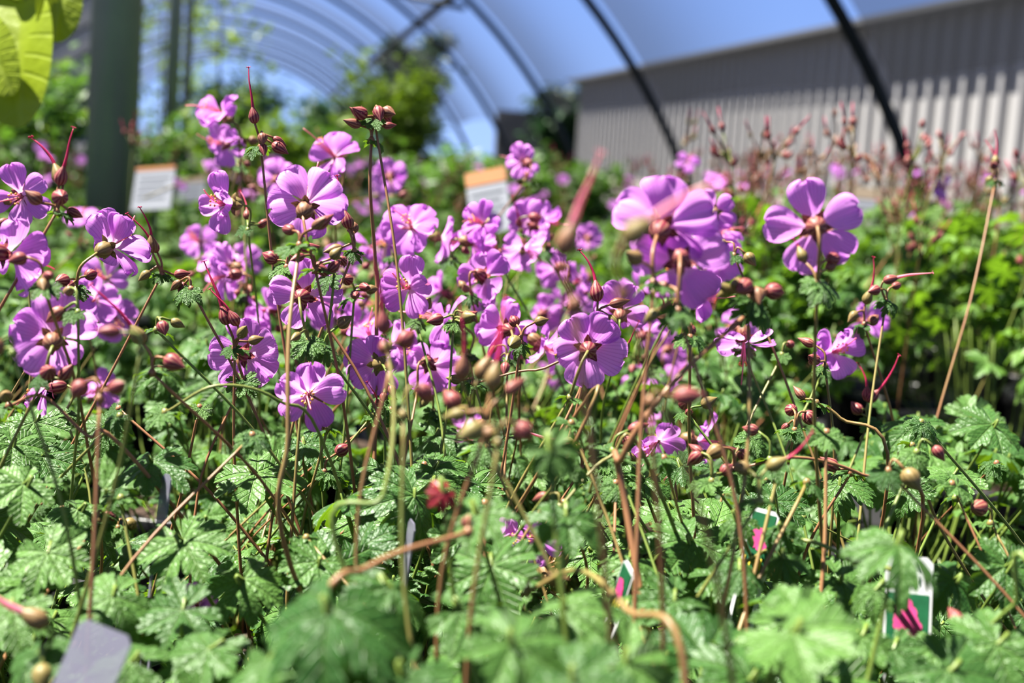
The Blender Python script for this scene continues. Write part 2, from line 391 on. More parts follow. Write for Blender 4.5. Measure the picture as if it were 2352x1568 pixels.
def gp(px, y):   # ground point under a picture column at depth y
    q = P(px, 350, y); return Vector((q.x, q.y, 0))
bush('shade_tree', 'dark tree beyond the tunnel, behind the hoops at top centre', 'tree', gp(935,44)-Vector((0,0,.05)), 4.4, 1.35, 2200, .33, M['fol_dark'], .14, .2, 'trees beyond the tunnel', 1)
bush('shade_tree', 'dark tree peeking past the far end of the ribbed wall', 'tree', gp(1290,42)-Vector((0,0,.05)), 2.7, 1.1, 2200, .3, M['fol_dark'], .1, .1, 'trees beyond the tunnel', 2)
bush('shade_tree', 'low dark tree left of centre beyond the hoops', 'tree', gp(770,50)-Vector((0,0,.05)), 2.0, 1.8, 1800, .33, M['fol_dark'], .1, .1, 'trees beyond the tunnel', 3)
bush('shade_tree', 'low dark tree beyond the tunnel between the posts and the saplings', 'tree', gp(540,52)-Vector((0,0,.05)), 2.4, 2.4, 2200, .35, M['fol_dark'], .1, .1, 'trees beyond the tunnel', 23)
bush('young_shrub', 'bright yellow-green young shrub in the middle of the tunnel', 'shrub', gp(900,6.5), .80, .30, 1300, .06, M['fol_bright'], .012, .3, 'nursery shrubs', 4)
bush('young_shrub', 'low bright shrub left of the central yellow-green shrub', 'shrub', gp(790,5.5), .46, .22, 700, .05, M['fol_mid'], .01, .2, 'nursery shrubs', 5)
bush('young_tree', 'airy lime-leaved sapling seen right of the thick post', 'tree', gp(500,7.5), 1.75, .38, 420, .06, M['fol_bright'], .012, .15, 'nursery saplings', 6)
bush('young_tree', 'airy lime-leaved sapling directly behind the slim grey post', 'tree', gp(370,8.5), 1.9, .40, 450, .06, M['fol_bright'], .012, .15, 'nursery saplings', 7)
bush('leafy_shrub', 'leafy green shrub left of the thick post', 'shrub', gp(110,4.0), .60, .22, 900, .05, M['fol_mid'], .01, .15, 'nursery shrubs', 8)
bush('leafy_shrub', 'leafy green shrub at the left edge', 'shrub', gp(10,4.6), .62, .24, 900, .05, M['fol_bright'], .01, .15, 'nursery shrubs', 9)
bush('leafy_shrub', 'green shrub between the thick post and the slim posts', 'shrub', gp(350,4.4), .42, .20, 700, .05, M['fol_mid'], .01, .15, 'nursery shrubs', 10)
bush('leafy_shrub', 'green shrub below the lime saplings', 'shrub', gp(560,5.0), .44, .28, 900, .06, M['fol_bright'], .01, .15, 'nursery shrubs', 11)
bush('leafy_shrub', 'dark green shrub left of the tilted orange-topped sign', 'shrub', gp(680,6.2), .44, .30, 900, .06, M['fol_mid'], .01, .15, 'nursery shrubs', 12)
for i, px in enumerate((1000, 1190, 1340)):
    bush('leafy_shrub', ['low green shrub behind the tilted sign','low green shrub right of the tilted sign','low green shrub below the far end of the ribbed wall'][i], 'shrub', gp(px,4.6+i*.6), .34, .23, 800, .06, M['fol_mid'], .01, .15, 'nursery shrubs', 13+i)

# ------------------------------------------------------------------ near geranium plants
LAB = [
 (-.15,.30,'potted geranium in the lower left corner, dark blurred leaves beside the clear plastic tag'),
 (.05,.30,'potted geranium at bottom centre with the largest soft green leaves'),
 (.25,.31,'potted geranium in the lower right corner, with a blurred flower high above it'),
 (-.24,.50,'potted geranium at left with blurred violet flowers at the picture edge'),
 (-.05,.49,'potted geranium left of centre carrying the sharp star-shaped violet flower'),
 (.14,.50,'potted geranium right of centre under the largest blurred violet flower'),
 (.33,.52,'potted geranium at right holding the tag that shows a pink flower'),
 (-.34,.70,'potted geranium behind the left edge flowers, in front of the thick post'),
 (-.14,.70,'potted geranium sending up the tallest sharp flower, upper left'),
 (.06,.71,'potted geranium in the middle row with the green-topped bud cluster'),
 (.25,.71,'potted geranium at right centre below the ruffled pair of violet flowers'),
 (-.44,.91,'potted geranium in the fourth row nearest the thick post'),
 (-.24,.92,'potted geranium in the fourth row, left of the middle'),
 (-.04,.91,'potted geranium in the fourth row, directly behind the central flowers'),
 (.16,.92,'potted geranium in the fourth row behind the largest blurred flower')]
potm = None
def make_pot(parent):
    global potm
    if potm is None:
        mb = MB(); lathe(mb, [(0,.002),(.058,.002),(.060,.0),(.074,.105),(.079,.107),(.080,.126),(.077,.128),(.073,.122),(.070,.10),(.060,.02)], 28)
        mb2 = MB(); lathe(mb2, [(.0705,.108),(.05,.113),(.02,.116),(0,.117)], 24); potm = (mb.mesh('pot', [M['pot']]), mb2.mesh('soil', [M['soil']]))
    p = link('pot', potm[0], parent); link('soil', potm[1], p)
plants = []
for s_, d_, lb in LAB:
    g = G(s_, d_); e = empty('potted_geranium', g, lb, 'flowering plant', 'potted geraniums in the front rows')
    make_pot(e); plants.append((e, g))
def nearest(q, rank=0):
    q = Vector((q.x, q.y, 0)); return sorted(plants, key=lambda t: (t[1]-q).length)[rank]
def near_crown(g): return g + Vector((R.uniform(-.03,.03), R.uniform(-.03,.03), .112))
def add_leaf(plant, pos, n, x, r, parent_stem=True, mesh=None):
    e, g = plant; Mx = frame(n, x, pos-g) @ Matrix.Scale(r, 4)
    o = link('leaf', mesh or R.choice(leaf_meshes), e, Mx)
    if parent_stem:
        c = near_crown(g); mid = c.lerp(pos, .5) + Vector((0,0,-.012)) + Vector((R.uniform(-.014,.014), R.uniform(-.014,.014), 0))
        mb = MB(); pts = spline([c, mid, pos+Vector((0,0,-.004)), pos], 4)
        Mi = Mx.inverted(); pts = [Mi @ (p_-g) for p_ in pts]
        tube(mb, pts, .0009/r, .0006/r, 5, 0, False); link('petiole', mb.mesh('petiole', [M['petiole']]), o)
    return o
for pi, (e, g) in enumerate(plants):
    cnt = 98 if pi < 11 else 76
    cl = [(R.uniform(0,6.28), R.uniform(.03,.105), R.uniform(-.034,.040)) for _ in range(9)]     # clumps make an uneven mound
    for k in range(cnt):
        if R.random() < .78:
            ca_, cq, cz = R.choice(cl); o_ = Vector((math.cos(ca_)*cq+R.gauss(0,.018), math.sin(ca_)*cq+R.gauss(0,.018), 0))
        else:
            a = R.uniform(0, 2*math.pi); q = .115*math.sqrt(R.random()); o_ = Vector((math.cos(a)*q, math.sin(a)*q, 0)); cz = -.015
        q = o_.length; out = o_.normalized() if q > .001 else Vector((1,0,0))
        lay = R.random()
        z = (.238-.052*(q/.13)**2 + cz + R.uniform(-.018,.012)) if lay < .82 else R.uniform(.140,.195)
        pos = g + o_ + Vector((0,0,z))
        if (pos-CAM).length < .27: continue
        n = Vector((-.18,-.32,1)) + out*(.42*q/.12) + Vector((R.gauss(0,.44), R.gauss(0,.44), 0))
        add_leaf((e, g), pos, n, out+Vector((R.uniform(-.7,.7), R.uniform(-.7,.7), -.1)), R.uniform(.0125,.0225))
# hero leaves seen large in the photograph: px, py, width px, depth, normal
HL = [(760,1400,380,.28,(-.1,.85,.50)),(1180,1475,330,.28,(.3,.8,.5)),(1440,1520,280,.29,(.3,.7,.6)),(1820,1450,310,.30,(-.3,.9,.4)),
 (2060,1250,240,.34,(.2,.9,.35)),(2290,1480,250,.35,(-.1,.6,.8)),(2310,1300,190,.42,(.1,.5,.8)),(420,1240,230,.42,(0,.75,.5)),(110,1270,190,.40,(.1,.6,.7)),
 (55,1110,190,.43,(.2,.8,.5)),(80,970,180,.52,(0,.8,.5)),(350,1060,200,.46,(-.1,.9,.4)),(590,1085,230,.50,(.1,.85,.45)),(820,1190,200,.50,(-.2,.8,.5)),
 (1265,1035,150,.31,(.2,.3,.9)),(1100,1180,200,.36,(-.2,.8,.5)),(1300,1185,210,.37,(.1,.85,.5)),(1590,1240,230,.45,(.1,.8,.6)),(2110,975,190,.62,(0,.8,.5)),
 (2280,975,170,.62,(.2,.8,.6)),(2190,1090,160,.56,(.1,.9,.4)),(1130,1300,260,.39,(-.3,.6,.7)),(480,1490,230,.35,(-.2,.8,.5)),(930,1545,280,.28,(.2,.8,.5)),
 (240,975,130,.56,(.1,.7,.7)),(700,1020,150,.55,(-.1,.8,.5)),(880,1080,160,.52,(.1,.8,.6)),(1780,1150,160,.50,(0,.8,.6)),(1930,1110,160,.52,(-.2,.8,.5)),
 (260,1370,210,.38,(.2,.7,.6)),(30,1400,210,.36,(.1,.8,.5)),(1660,1500,220,.36,(.1,.8,.5)),(2080,1120,130,.5,(-.5,.4,.7)),(1000,1000,140,.58,(.1,.8,.5)),
 (1480,1100,150,.5,(.2,.8,.5)),(560,1330,190,.42,(.1,.6,.8)),(2180,1540,260,.33,(.1,.8,.6)),(90,1500,190,.33,(-.2,.8,.5)),
 (620,1510,290,.29,(-.4,.8,.4)),(900,1350,240,.33,(.4,.7,.4)),(1060,1400,240,.34,(.0,.8,.5)),(1300,1400,240,.33,(-.2,.8,.5)),(1550,1380,200,.38,(.1,.8,.5)),
 (420,1400,210,.38,(.0,.8,.5)),(1640,1320,170,.42,(-.3,.8,.4)),(1930,1330,190,.42,(.2,.8,.5)),(2190,1330,180,.42,(.1,.8,.6)),(1980,1460,170,.37,(.2,.8,.5)),
 (730,1290,180,.43,(.2,.8,.5)),(1450,1290,170,.43,(.1,.9,.4)),(1000,1110,160,.48,(.1,.8,.5)),(180,1170,170,.45,(.1,.8,.5)),(300,1520,220,.34,(.1,.8,.5)),(1320,1560,280,.27,(-.1,.8,.5)),(820,1560,270,.28,(.1,.8,.5)),
 (1700,1310,140,.40,(.2,.8,.5)),(1800,1285,120,.41,(-.3,.8,.5)),(2150,1490,160,.38,(.2,.8,.5)),(2010,1355,130,.38,(-.3,.8,.5)),(1800,1215,120,.42,(-.2,.8,.5)),(2050,1490,160,.37,(-.2,.8,.5)),(1440,1400,130,.39,(-.2,.8,.5)),(1700,1190,110,.43,(-.2,.8,.5))]
for px, py, wpx, d, n in HL:
    pos = P(px, py, d); add_leaf(nearest(pos), pos, D(*n), D(R.uniform(-.9,.9), -.3, R.uniform(-.3,1)), wpx/2*d/F*1.08)
pos = P(1020, 1130, .34); add_leaf(nearest(pos), pos, D(.3,.5,.8), D(-.5,-.3,.5), .0055, mesh=red_leaf)

# ---------------- flowers
def make_flower(plant, pos, n, size=1., mess=0., narrow=False, roll=None):
    e, g = plant; S = Matrix.Scale(size, 4)
    Mx = frame(n, Vector((R.uniform(-1,1), R.uniform(-1,1), R.uniform(-1,1))) if roll is None else roll, pos-g) @ S
    fl = link('flower', calyx, e, Mx); pm = petals_n if (narrow or R.random() < .35) else petals; back = R.uniform(-.10,.42)+mess*.2
    for k in range(5):
        T = Matrix.Rotation(2*math.pi*k/5+R.uniform(-.10,.10)*(1+2*mess), 4, 'Z') @ Matrix.Rotation(-back+R.uniform(-.25,.25)*(1+2*mess), 4, 'Y') @ Matrix.Rotation(R.uniform(-.25,.25)*(1+2*mess), 4, 'X') @ Matrix.Translation((0,0,.0003*k)) @ Matrix.Scale(R.uniform(.88,1.06), 4)
        link('petal', R.choice(pm), fl, T)
    link('stamens', R.choice(stamens), fl, Matrix.Rotation(R.uniform(0,6.28), 4, 'Z')); return fl
def inflorescence(plant, node, targets, budspec, via=None, r=.00070, green=False, bracts=True):
    """stem from the crown to a node, pedicels to flowers, buds and small bracts around the node"""
    e, g = plant; c = near_crown(g); mb = MB()
    if via: pts = [c]+via+[node]
    else:
        w1 = Vector((R.uniform(-.038,.038), R.uniform(-.022,.022), R.uniform(-.022,.0)))
        m1 = c.lerp(node, .40)+w1; m2 = c.lerp(node, .75)+w1*.7+Vector((R.uniform(-.005,.005), R.uniform(-.005,.005), .004)); pts = [c, m1, m2, node]
    tube(mb, spline(pts, 7), r*1.2, r*.8, 6)
    for tp, tn in targets:
        a = tp - tn*.0085; tube(mb, spline([node, node.lerp(a,.5)+Vector((0,0,.003))-tn*.004, a], 4), .0007, .0006, 5)
    bl = []
    for (off, dr, beak, sc) in budspec:
        b = node+off; tube(mb, spline([node, node+off*.5+Vector((0,0,.002))-dr*.002, b], 3), .0006, .0005, 5); bl.append((b, dr, beak, sc))
    tube(mb, [node-Vector((0,0,.0015)), node, node+Vector((0,0,.0015))], lambda q: .0008+.0008*math.sin(3.14*q), 0, 6)
    st = link('flower_stem', mb.mesh('flower_stem', [M['stem']], off=g), e)
    for b, dr, beak, sc in bl:
        link('seed_head' if beak else 'bud', R.choice(beaks[:3] if beak == 1 else beaks[3:]) if beak else R.choice(buds), st, frame(dr, Vector((R.uniform(-1,1),1,0)), b-g) @ Matrix.Scale(sc, 4))
    for k in range(R.choice((1,2,2)) if bracts else 0):
        a = R.uniform(0,6.28); dr = Vector((math.cos(a), math.sin(a), -.15))
        link('bract', R.choice(leaf_meshes), st, frame(Vector((0,-.3,1))+dr*.4, dr, node-g+dr*.002) @ Matrix.Scale(R.uniform(.005,.009)*(1.3 if green else 1), 4))
    return st
def rb(n, beaks_=.12, up_=.1):
    out = []
    for k in range(n):
        bk = 1 if R.random() < beaks_ else 0
        a = R.uniform(0,6.28); o = Vector((math.cos(a)*.006, math.sin(a)*.006, R.uniform(-.003,.008)))
        dr = Vector((math.cos(a)*.7, math.sin(a)*.7, 1.0 if bk else R.uniform(-.9,.9))).normalized(); out.append((o, dr, bk, R.uniform(.5,.85)))
    return out
# px, py, diameter px, facing (right, up, toward camera), messiness, narrow
FL = [(512,262,110,(-.5,.3,.75),.5,0),(518,328,105,(-.6,-.2,.7),.5,0),(770,362,120,(-.4,.5,.7),.5,0),(525,468,145,(-.45,-.1,.75),.4,0),(705,470,175,(.05,.55,-.75),.1,0),(895,405,85,(-.1,.2,-.9),0,0),
 (255,565,165,(.35,.35,-.75),.2,0),(50,450,145,(.2,-.2,.9),.2,1),(190,500,80,(.1,.6,.6),0,0),(460,555,90,(-.3,.1,.8),.2,0),(495,600,100,(.75,-.45,.35),.3,0),
 (945,525,125,(.0,.45,.85),.3,0),(1012,548,115,(.9,-.3,.15),.2,0),(943,660,145,(-.25,-.1,.9),.3,0),(700,680,165,(.1,.1,-.95),.1,0),(562,815,155,(.15,-.05,-.95),.1,0),
 (710,905,172,(0,.12,.97),.1,1),(600,985,90,(-.85,-.2,.2),.9,1),(865,835,150,(-.4,.0,-.85),.3,0),(990,840,140,(.3,-.35,-.8),.2,0),(1160,755,138,(-.35,.1,-.88),.3,0),
 (1220,515,105,(-.5,.2,-.8),.3,0),(1205,372,95,(-.5,.3,-.75),.3,0),(1640,488,115,(.2,.1,-.9),.1,1),(1870,522,205,(.12,.05,-.98),.15,1),(1525,520,215,(.35,.40,-.8),.3,0),
 (1560,605,215,(.1,-.25,-.9),.3,0),(1425,715,140,(.1,.45,-.8),.1,0),(1350,800,175,(.05,.1,-.95),.1,0),(1480,765,105,(.4,.4,-.7),.4,0),(1510,1010,145,(-.4,-.2,.8),1.,0),
 (1600,1010,135,(.85,-.1,.3),.4,1),(1912,808,135,(.15,.05,.95),.8,0),(1990,740,100,(.3,.0,.85),.3,1),(1690,752,95,(-.3,.1,-.9),.2,0),(1350,545,75,(.1,.3,-.9),.2,0),
 (1130,515,65,(-.2,.2,.8),.2,0),(2163,430,60,(.6,0,.6),.4,0),(1280,650,75,(-.3,.2,.8),.3,0),(120,775,190,(-.3,.3,-.75),.3,0),(160,715,135,(.3,.2,.8),.4,0),
 (20,585,185,(.5,-.1,-.7),.3,0),(215,690,120,(.2,-.2,.9),.4,0),(1065,985,100,(.3,-.6,.5),.8,1),(235,885,115,(-.3,-.5,.6),.6,1),(1615,665,85,(0,.2,.9),.3,0),
 (640,410,90,(.2,.3,-.8),.2,0),(780,610,95,(.3,.1,.8),.3,0),(1540,800,90,(.6,.2,-.6),.4,0),(265,730,110,(.4,-.2,.7),.5,0),
 (1470,880,90,(0,.4,.7),.5,0),(560,600,85,(.2,.2,-.9),.2,0),(1250,720,95,(.4,.1,-.8),.4,0),(745,700,110,(.3,-.1,.8),.4,0),(1100,690,80,(.3,-.1,.8),.4,0),
 (880,560,85,(.3,.3,-.8),.2,0),(1580,375,60,(0,.5,.6),.3,0),(1650,600,115,(.4,0,-.8),.3,0),(1320,700,85,(.3,.2,-.8),.2,0),(455,1395,110,(0,.5,.8),.5,0),(1240,870,70,(.2,.4,.8),.5,0),(645,970,80,(.7,0,.5),.9,1),(1560,870,80,(.2,.4,.8),.5,0),
 (110,890,150,(-.9,-.1,.2),.3,1),(245,640,110,(-.3,.1,.9),.4,0),(1300,860,90,(-.7,-.2,.5),.4,0),(1480,960,80,(.4,-.6,.5),.6,0),(820,700,90,(.8,0,.3),.4,0),(1150,1240,60,(.5,.3,.7),.8,1),(1240,1240,50,(-.5,.3,.7),.8,1)]
for (px, py, dp, n, mess, nar) in FL:
    d = 84./max(dp, 58) if py < 1200 else .47; pos = P(px, py, d); nn = D(*n); pl = nearest(pos)
    to = (pl[1]-pos); to.z = 0; to = to.normalized() if to.length > .01 else Vector((0,0,0))
    node = pos - nn*.012 + to*.006 + Vector((0,0,-R.uniform(.010,.020)))
    make_flower(pl, pos, nn, R.uniform(.97,1.05) if py < 1200 else .7, mess, nar)
    inflorescence(pl, node, [(pos, nn)], rb(R.choice((0,1,2,3)), .10))
# bud clusters: px, py, depth, number, list of beaks (dx,dy in camera frame, kind)
BC = [(600,285,.55,4,[(-.1,1,1)]),(862,225,.56,5,[]),(130,425,.46,3,[(.35,1,1),(-.4,1,1)]),(100,590,.42,3,[]),(372,580,.55,2,[(0,1,1),(-.4,.8,1)]),
 (815,525,.54,2,[(-.45,1,1),(-.2,1,1)]),(815,635,.56,4,[]),(1045,690,.55,5,[]),(1200,735,.52,3,[]),(1585,900,.54,3,[]),(1150,930,.31,3,[]),(1120,900,.33,2,[(.2,1,1)]),
 (1640,1045,.45,3,[]),(2000,925,.62,2,[(0,1,1),(.5,.6,1)]),(1830,935,.52,3,[]),(1370,690,.50,2,[(-.1,1,1)]),(1725,615,.40,3,[]),(540,745,.50,2,[(-.3,1,1),(-.5,.9,1)]),
 (30,735,.36,2,[]),(350,790,.42,2,[(-.6,.9,1)]),(1590,715,.46,2,[]),(1325,590,.26,0,[(.35,1,2)]),(1440,555,.235,0,[(.95,.75,2)]),(900,765,.36,1,[(-.05,1,1)]),(325,725,.34,1,[]),
 (1085,870,.36,1,[(.1,1,1),(.4,.8,1)]),(2040,645,.60,2,[(1,.25,2)]),(2290,380,.80,2,[(-.3,1,1),(.2,1,1)]),(1750,1080,.38,1,[(.9,.5,1)]),(930,870,.33,1,[]),(230,840,.36,2,[]),
 (1500,830,.30,1,[]),(100,1430,.33,1,[(-1,.6,2)]),(660,560,.52,3,[]),(440,610,.52,2,[]),(1900,790,.55,2,[]),(1340,1020,.5,1,[(-1,.2,2)]),(1410,1010,.5,2,[]),
 (1690,540,.60,2,[]),(180,655,.44,2,[]),(1990,700,.62,2,[(.3,1,1)]),(745,745,.5,1,[]),(1800,770,.62,1,[]),(360,700,.48,2,[]),(770,580,.5,3,[])]
def bc(px, py, d, n, bk, via=None, r=.00070, rank=0):
    pos = P(px, py, d); pl = nearest(via[0] if via else pos, rank); node = pos+Vector((0,0,-.010)); sp = []
    for k in range(n):
        a = R.uniform(0,6.28); o = Vector((math.cos(a)*.0055, math.sin(a)*.0055, R.uniform(0,.010))); sp.append((o, Vector((math.cos(a), math.sin(a), R.uniform(-1.2,.8))).normalized(), 0, R.uniform(.65,.95)))
    for dx, dy, kd in bk:
        dr = D(dx, dy, R.uniform(-.1,.3)); o = Vector((R.uniform(-.004,.004), R.uniform(-.004,.004), .010)); sp.append((o, dr, kd, R.uniform(.80,1.0) if d > .3 else .85))
    inflorescence(pl, node, [], sp, via, r, green=(py < 240), bracts=d > .37)
for b in BC: bc(*b)
# long foreground stems
bc(1735,640,.40,3,[], [P(1440,1180,.40), P(1430,1050,.38), P(1545,880,.38)], .00105)
bc(690,500,.44,3,[], [P(668,1300,.42), P(662,1000,.41), P(664,760,.42)], .00085)
bc(895,720,.36,1,[], [P(800,1330,.34), P(880,1140,.34), P(905,960,.35)], .0008)
bc(1080,1140,.33,1,[], [P(640,1500,.30), P(850,1300,.31)], .0009)
bc(1215,1285,.36,1,[], [P(1580,1600,.29), P(1440,1400,.31), P(1330,1310,.34)], .0009)
bc(1880,870,.50,1,[], [P(2040,1100,.50), P(1930,960,.50)], .0007)
bc(1290,1100,.42,1,[], [P(1500,1090,.44), P(1400,1050,.43)], .0007)
bc(855,270,.56,2,[], [P(865,760,.57), P(862,600,.57), P(850,430,.56)], .0009)
bc(1690,1020,.46,2,[], [P(2120,1190,.48), P(1980,1090,.47), P(1830,1050,.46)], .0007)
bc(1700,1235,.43,0,[], [P(2080,1400,.40), P(1960,1290,.41), P(1830,1240,.42)], .0008)
bc(380,885,.44,0,[], [P(760,1060,.47), P(640,920,.45), P(500,885,.44)], .0006)
bc(20,870,.44,1,[], [P(330,1080,.45), P(200,1000,.44), P(100,910,.44)], .0007)
bc(2240,1410,.36,1,[], [P(2420,1380,.34), P(2330,1390,.35)], .0008)
bc(1090,830,.55,1,[], [P(1330,900,.54), P(1230,850,.55)], .0006)
bc(1170,1230,.42,0,[], [P(1330,940,.44), P(1290,1080,.43)], .0006)
# slender stems leaning out of neighbouring plants at low angles
for k in range(52):
    px = R.uniform(60,2300); py = R.uniform(880,1180); dd = R.uniform(.40,.62)
    bc(px, py, dd, R.choice((0,0,0,1)), [], None, R.uniform(.0005,.0008), R.choice((0,1,1,2,2)))

# ------------------------------------------------------------------ farther geranium plants, a few prototypes shared by copies
def far_proto(rg, tall):
    mb = MB(); cl = [(rg.uniform(0,6.28), rg.uniform(.03,.11), rg.uniform(-.035,.035)) for _ in range(8)]
    for k in range(100):
        ca_, cq, cz = rg.choice(cl); o_ = Vector((math.cos(ca_)*cq+rg.gauss(0,.02), math.sin(ca_)*cq+rg.gauss(0,.02), 0)); q = o_.length; out = o_.normalized()
        z = .228-.05*(q/.13)**2+cz+rg.uniform(-.05,.02) if rg.random() < .78 else rg.uniform(.13,.2)
        mb.add(*lowleaf[rg.randrange(4)], 0, frame(Vector((-.15,-.30,1))+out*.4+Vector((rg.gauss(0,.4), rg.gauss(0,.4), 0)), out+Vector((rg.uniform(-.6,.6), rg.uniform(-.6,.6), 0)), o_+Vector((0,0,z*tall))) @ Matrix.Scale(rg.uniform(.013,.023), 4))
    fo = mb.mesh('foliage', [M['leaf_far']]); mb = MB()
    for k in range(22):
        a = rg.uniform(0,6.28); q = rg.uniform(.03,.10); tube(mb, spline([(rg.uniform(-.02,.02),rg.uniform(-.02,.02),.11),(math.cos(a)*q*.6,math.sin(a)*q*.6,.15),(math.cos(a)*q,math.sin(a)*q,.19*tall)],3), .0012,.0009,4)
    return fo, mb.mesh('petioles', [M['petiole']])
rg = random.Random(5); protos = [far_proto(rg, t_) for t_ in (1.,1.06,1.38,1.26,1.15,1.0)]
def seedhead_me(rg):
    mb = MB(); hgt = .10; tube(mb, spline([(0,0,-.08),(.004,0,hgt*.4),(0,.003,hgt)],4), .0011, .0009, 5, 2)
    for k in range(6):
        a = rg.uniform(0,6.28); b = Vector((math.cos(a)*.011, math.sin(a)*.011, hgt+rg.uniform(-.016,.018))); tube(mb, [Vector((0,0,hgt-.012)), (b+Vector((0,0,hgt)))*.5, b], .0008,.0006,4,2)
        fr = frame(Vector((math.cos(a)*.4, math.sin(a)*.4, 1)), Vector((1,0,0)), b); lathe(mb, [(r*.9, z) for r, z in BUDP], 8, 0, fr)
        if rg.random() < .5:
            pts = [fr @ Vector((0,0,z)) for z in (.006,.014,.022)]; tube(mb, pts, .0012,.0004,4,1)
    return mb.mesh('seed_head', [M['bud'], M['beak'], M['stem']])
seeds = [seedhead_me(rg) for _ in range(4)]
def far_flower_me(rg):
    mb = MB()
    for k in range(5):
        me = rg.choice(petals); T = Matrix.Rotation(2*math.pi*k/5, 4, 'Z') @ Matrix.Rotation(rg.uniform(-.3,.1), 4, 'Y')
        mb.add([v.co for v in me.vertices], [tuple(p.vertices) for p in me.polygons], [(.6,.1)]*len(me.vertices), 0, T)
    me = calyx; mb.add([v.co for v in me.vertices], [tuple(p.vertices) for p in me.polygons], None, 1)
    tube(mb, spline([(0,0,-.008),(.006,.004,-.03),(.02,.01,-.10)],3), .0008,.0011,4,2)
    return mb.mesh('flower', [M['petal'], M['bud'], M['stem']])
fflow = [far_flower_me(rg) for _ in range(4)]
farlab = 'blurred potted geranium in the rows receding behind the sharp flowers'
rightlab = 'blurred potted geranium of the taller block with red seed heads at right'
SG = [(1122,450,1.70),(352,420,2.0),(440,435,3.2),(2020,460,2.6)]
sgp = [Vector((P(*q).x, P(*q).y, 0)) for q in SG]
d = 1.13; row = 0; nfar = 0
while d < 3.7:
    stp = .225 if d < 2 else .25; s_ = -(.43*d+.16)+(row % 2)*stp*.5
    while s_ < .43*d+.16:
        ss_, dd = s_+rg.uniform(-.02,.02), d+rg.uniform(-.02,.02); g = G(ss_, dd); s_ += stp
        right = ss_/dd > .12
        if g.x > 2.4 or any((Vector((p_.x,p_.y,0))-g).length < .17 for p_ in posts): continue
        if abs(ss_+.53) < .16 and dd < 1.3: continue
        nearsign = any((q-g).length < .30 or (abs((q.x-g.x) - (q.x/q.y)*(q.y-g.y)) < .05 and g.y < q.y) for q in sgp[:2])
        if any((q-g).length < .11 for q in sgp): continue
        e = empty('potted_geranium', g, rightlab if right else farlab, 'flowering plant', 'taller geraniums with red seed heads' if right else 'potted geraniums in the far rows')
        e.rotation_euler.z = rg.uniform(-3,3); make_pot(e)
        k = rg.choice((2,2,3,3)) if right else rg.choice((0,5,1)); link('foliage', protos[k][0], e); link('petioles', protos[k][1], e)
        for j in range(rg.choice((5,6,7)) if right else (0 if nearsign else rg.choice((1,2,2)))):
            a = rg.uniform(0,6.28); q = rg.uniform(0,.11); o = link('seed_head', rg.choice(seeds), e); o.location = (math.cos(a)*q, math.sin(a)*q, (.245 if right else .20)+rg.uniform(-.03,.10)); o.rotation_euler = (rg.uniform(-.3,.3), rg.uniform(-.3,.3), rg.uniform(0,6))
        for j in range(rg.choice((0,1,1,2)) if right else (0 if nearsign else rg.choice((0,1,1,2)))):
            a = rg.uniform(0,6.28); q = rg.uniform(0,.09); o = link('flower', rg.choice(fflow), e); o.location = (math.cos(a)*q, math.sin(a)*q, (.34 if right else .29)+rg.uniform(-.02,.07)); o.rotation_euler = (rg.uniform(-.9,.9), rg.uniform(-.9,.9), rg.uniform(0,6)); 
            if right: o.scale = (.7,.7,.7)
        nfar += 1
    d += stp; row += 1
# extra flowers above the third and fourth rows
for k in range(32):
    px = R.uniform(330,1720); py = R.uniform(490,800); dd = R.uniform(.62,1.0)
    if 1070 < px < 1180 and py < 500: continue
    if py > 700: dd = R.uniform(.58,.75)
    pos = P(px, py, dd); pl = nearest(pos); nn = D(R.uniform(-1,1), R.uniform(-.6,.6), R.choice((-.7,.5,.1)))
    make_flower(pl, pos, nn, 1., .5); inflorescence(pl, pos-nn*.012+Vector((0,0,-.014)), [(pos, nn)], rb(R.choice((1,2)),.2))

# ------------------------------------------------------------------ signs
def plate(mb, x0, y0, x1, y1, z, th=.0008, mat=0): box(mb, (x0,y0,z-th), (x1,y1,z), mat)
def sign(px, py, d, w, h, band, tilt, label, topmat):
    c = P(px, py, d); Mx = frame(D(-.2,.35,1), D(math.cos(tilt), math.sin(tilt), 0), c); e = empty('plant_sign', c, label, 'sign', 'information signs among the pots')
    e.matrix_world = Mx; mb = MB(); plate(mb, -w/2,-h/2,w/2,h/2,0,.003); link('card', mb.mesh('card', [M['white']], False), e)
    mb = MB(); plate(mb, -w/2,h/2-band,w/2,h/2,.001); link('header_band', mb.mesh('header_band', [topmat], False), e)
    mb = MB()
    for k in range(4): plate(mb, -w*.4, h/2-band-.012-k*.012-.003, w*(.4-.1*(k % 2)), h/2-band-.012-k*.012, .001)
    link('printed_lines', mb.mesh('printed_lines', [M['ink']], False), e)
    mb = MB(); b = Mx.inverted() @ Vector((c.x, c.y, .0)); tube(mb, [Vector((0,0,-.005)), b*.5+Vector((0,0,-.004)), b], .004,.004,6); link('stake', mb.mesh('stake', [M['hoop']]), e)
sign(1122,462,1.70,.058,.098,.022,.13,'tilted white sign with an orange top at the centre of the picture',M['orange'])
sign(352,432,2.0,.070,.078,.006,-.03,'white sign with an orange edge right of the thick post',M['orange'])
sign(440,435,3.2,.075,.07,.015,-.03,'small white sign with a tan edge, right of the orange-edged sign by the post',M['beige'])
sign(2020,460,2.6,.11,.055,.028,-.2,'pale sign with a beige top below the ribbed wall at right',M['beige'])
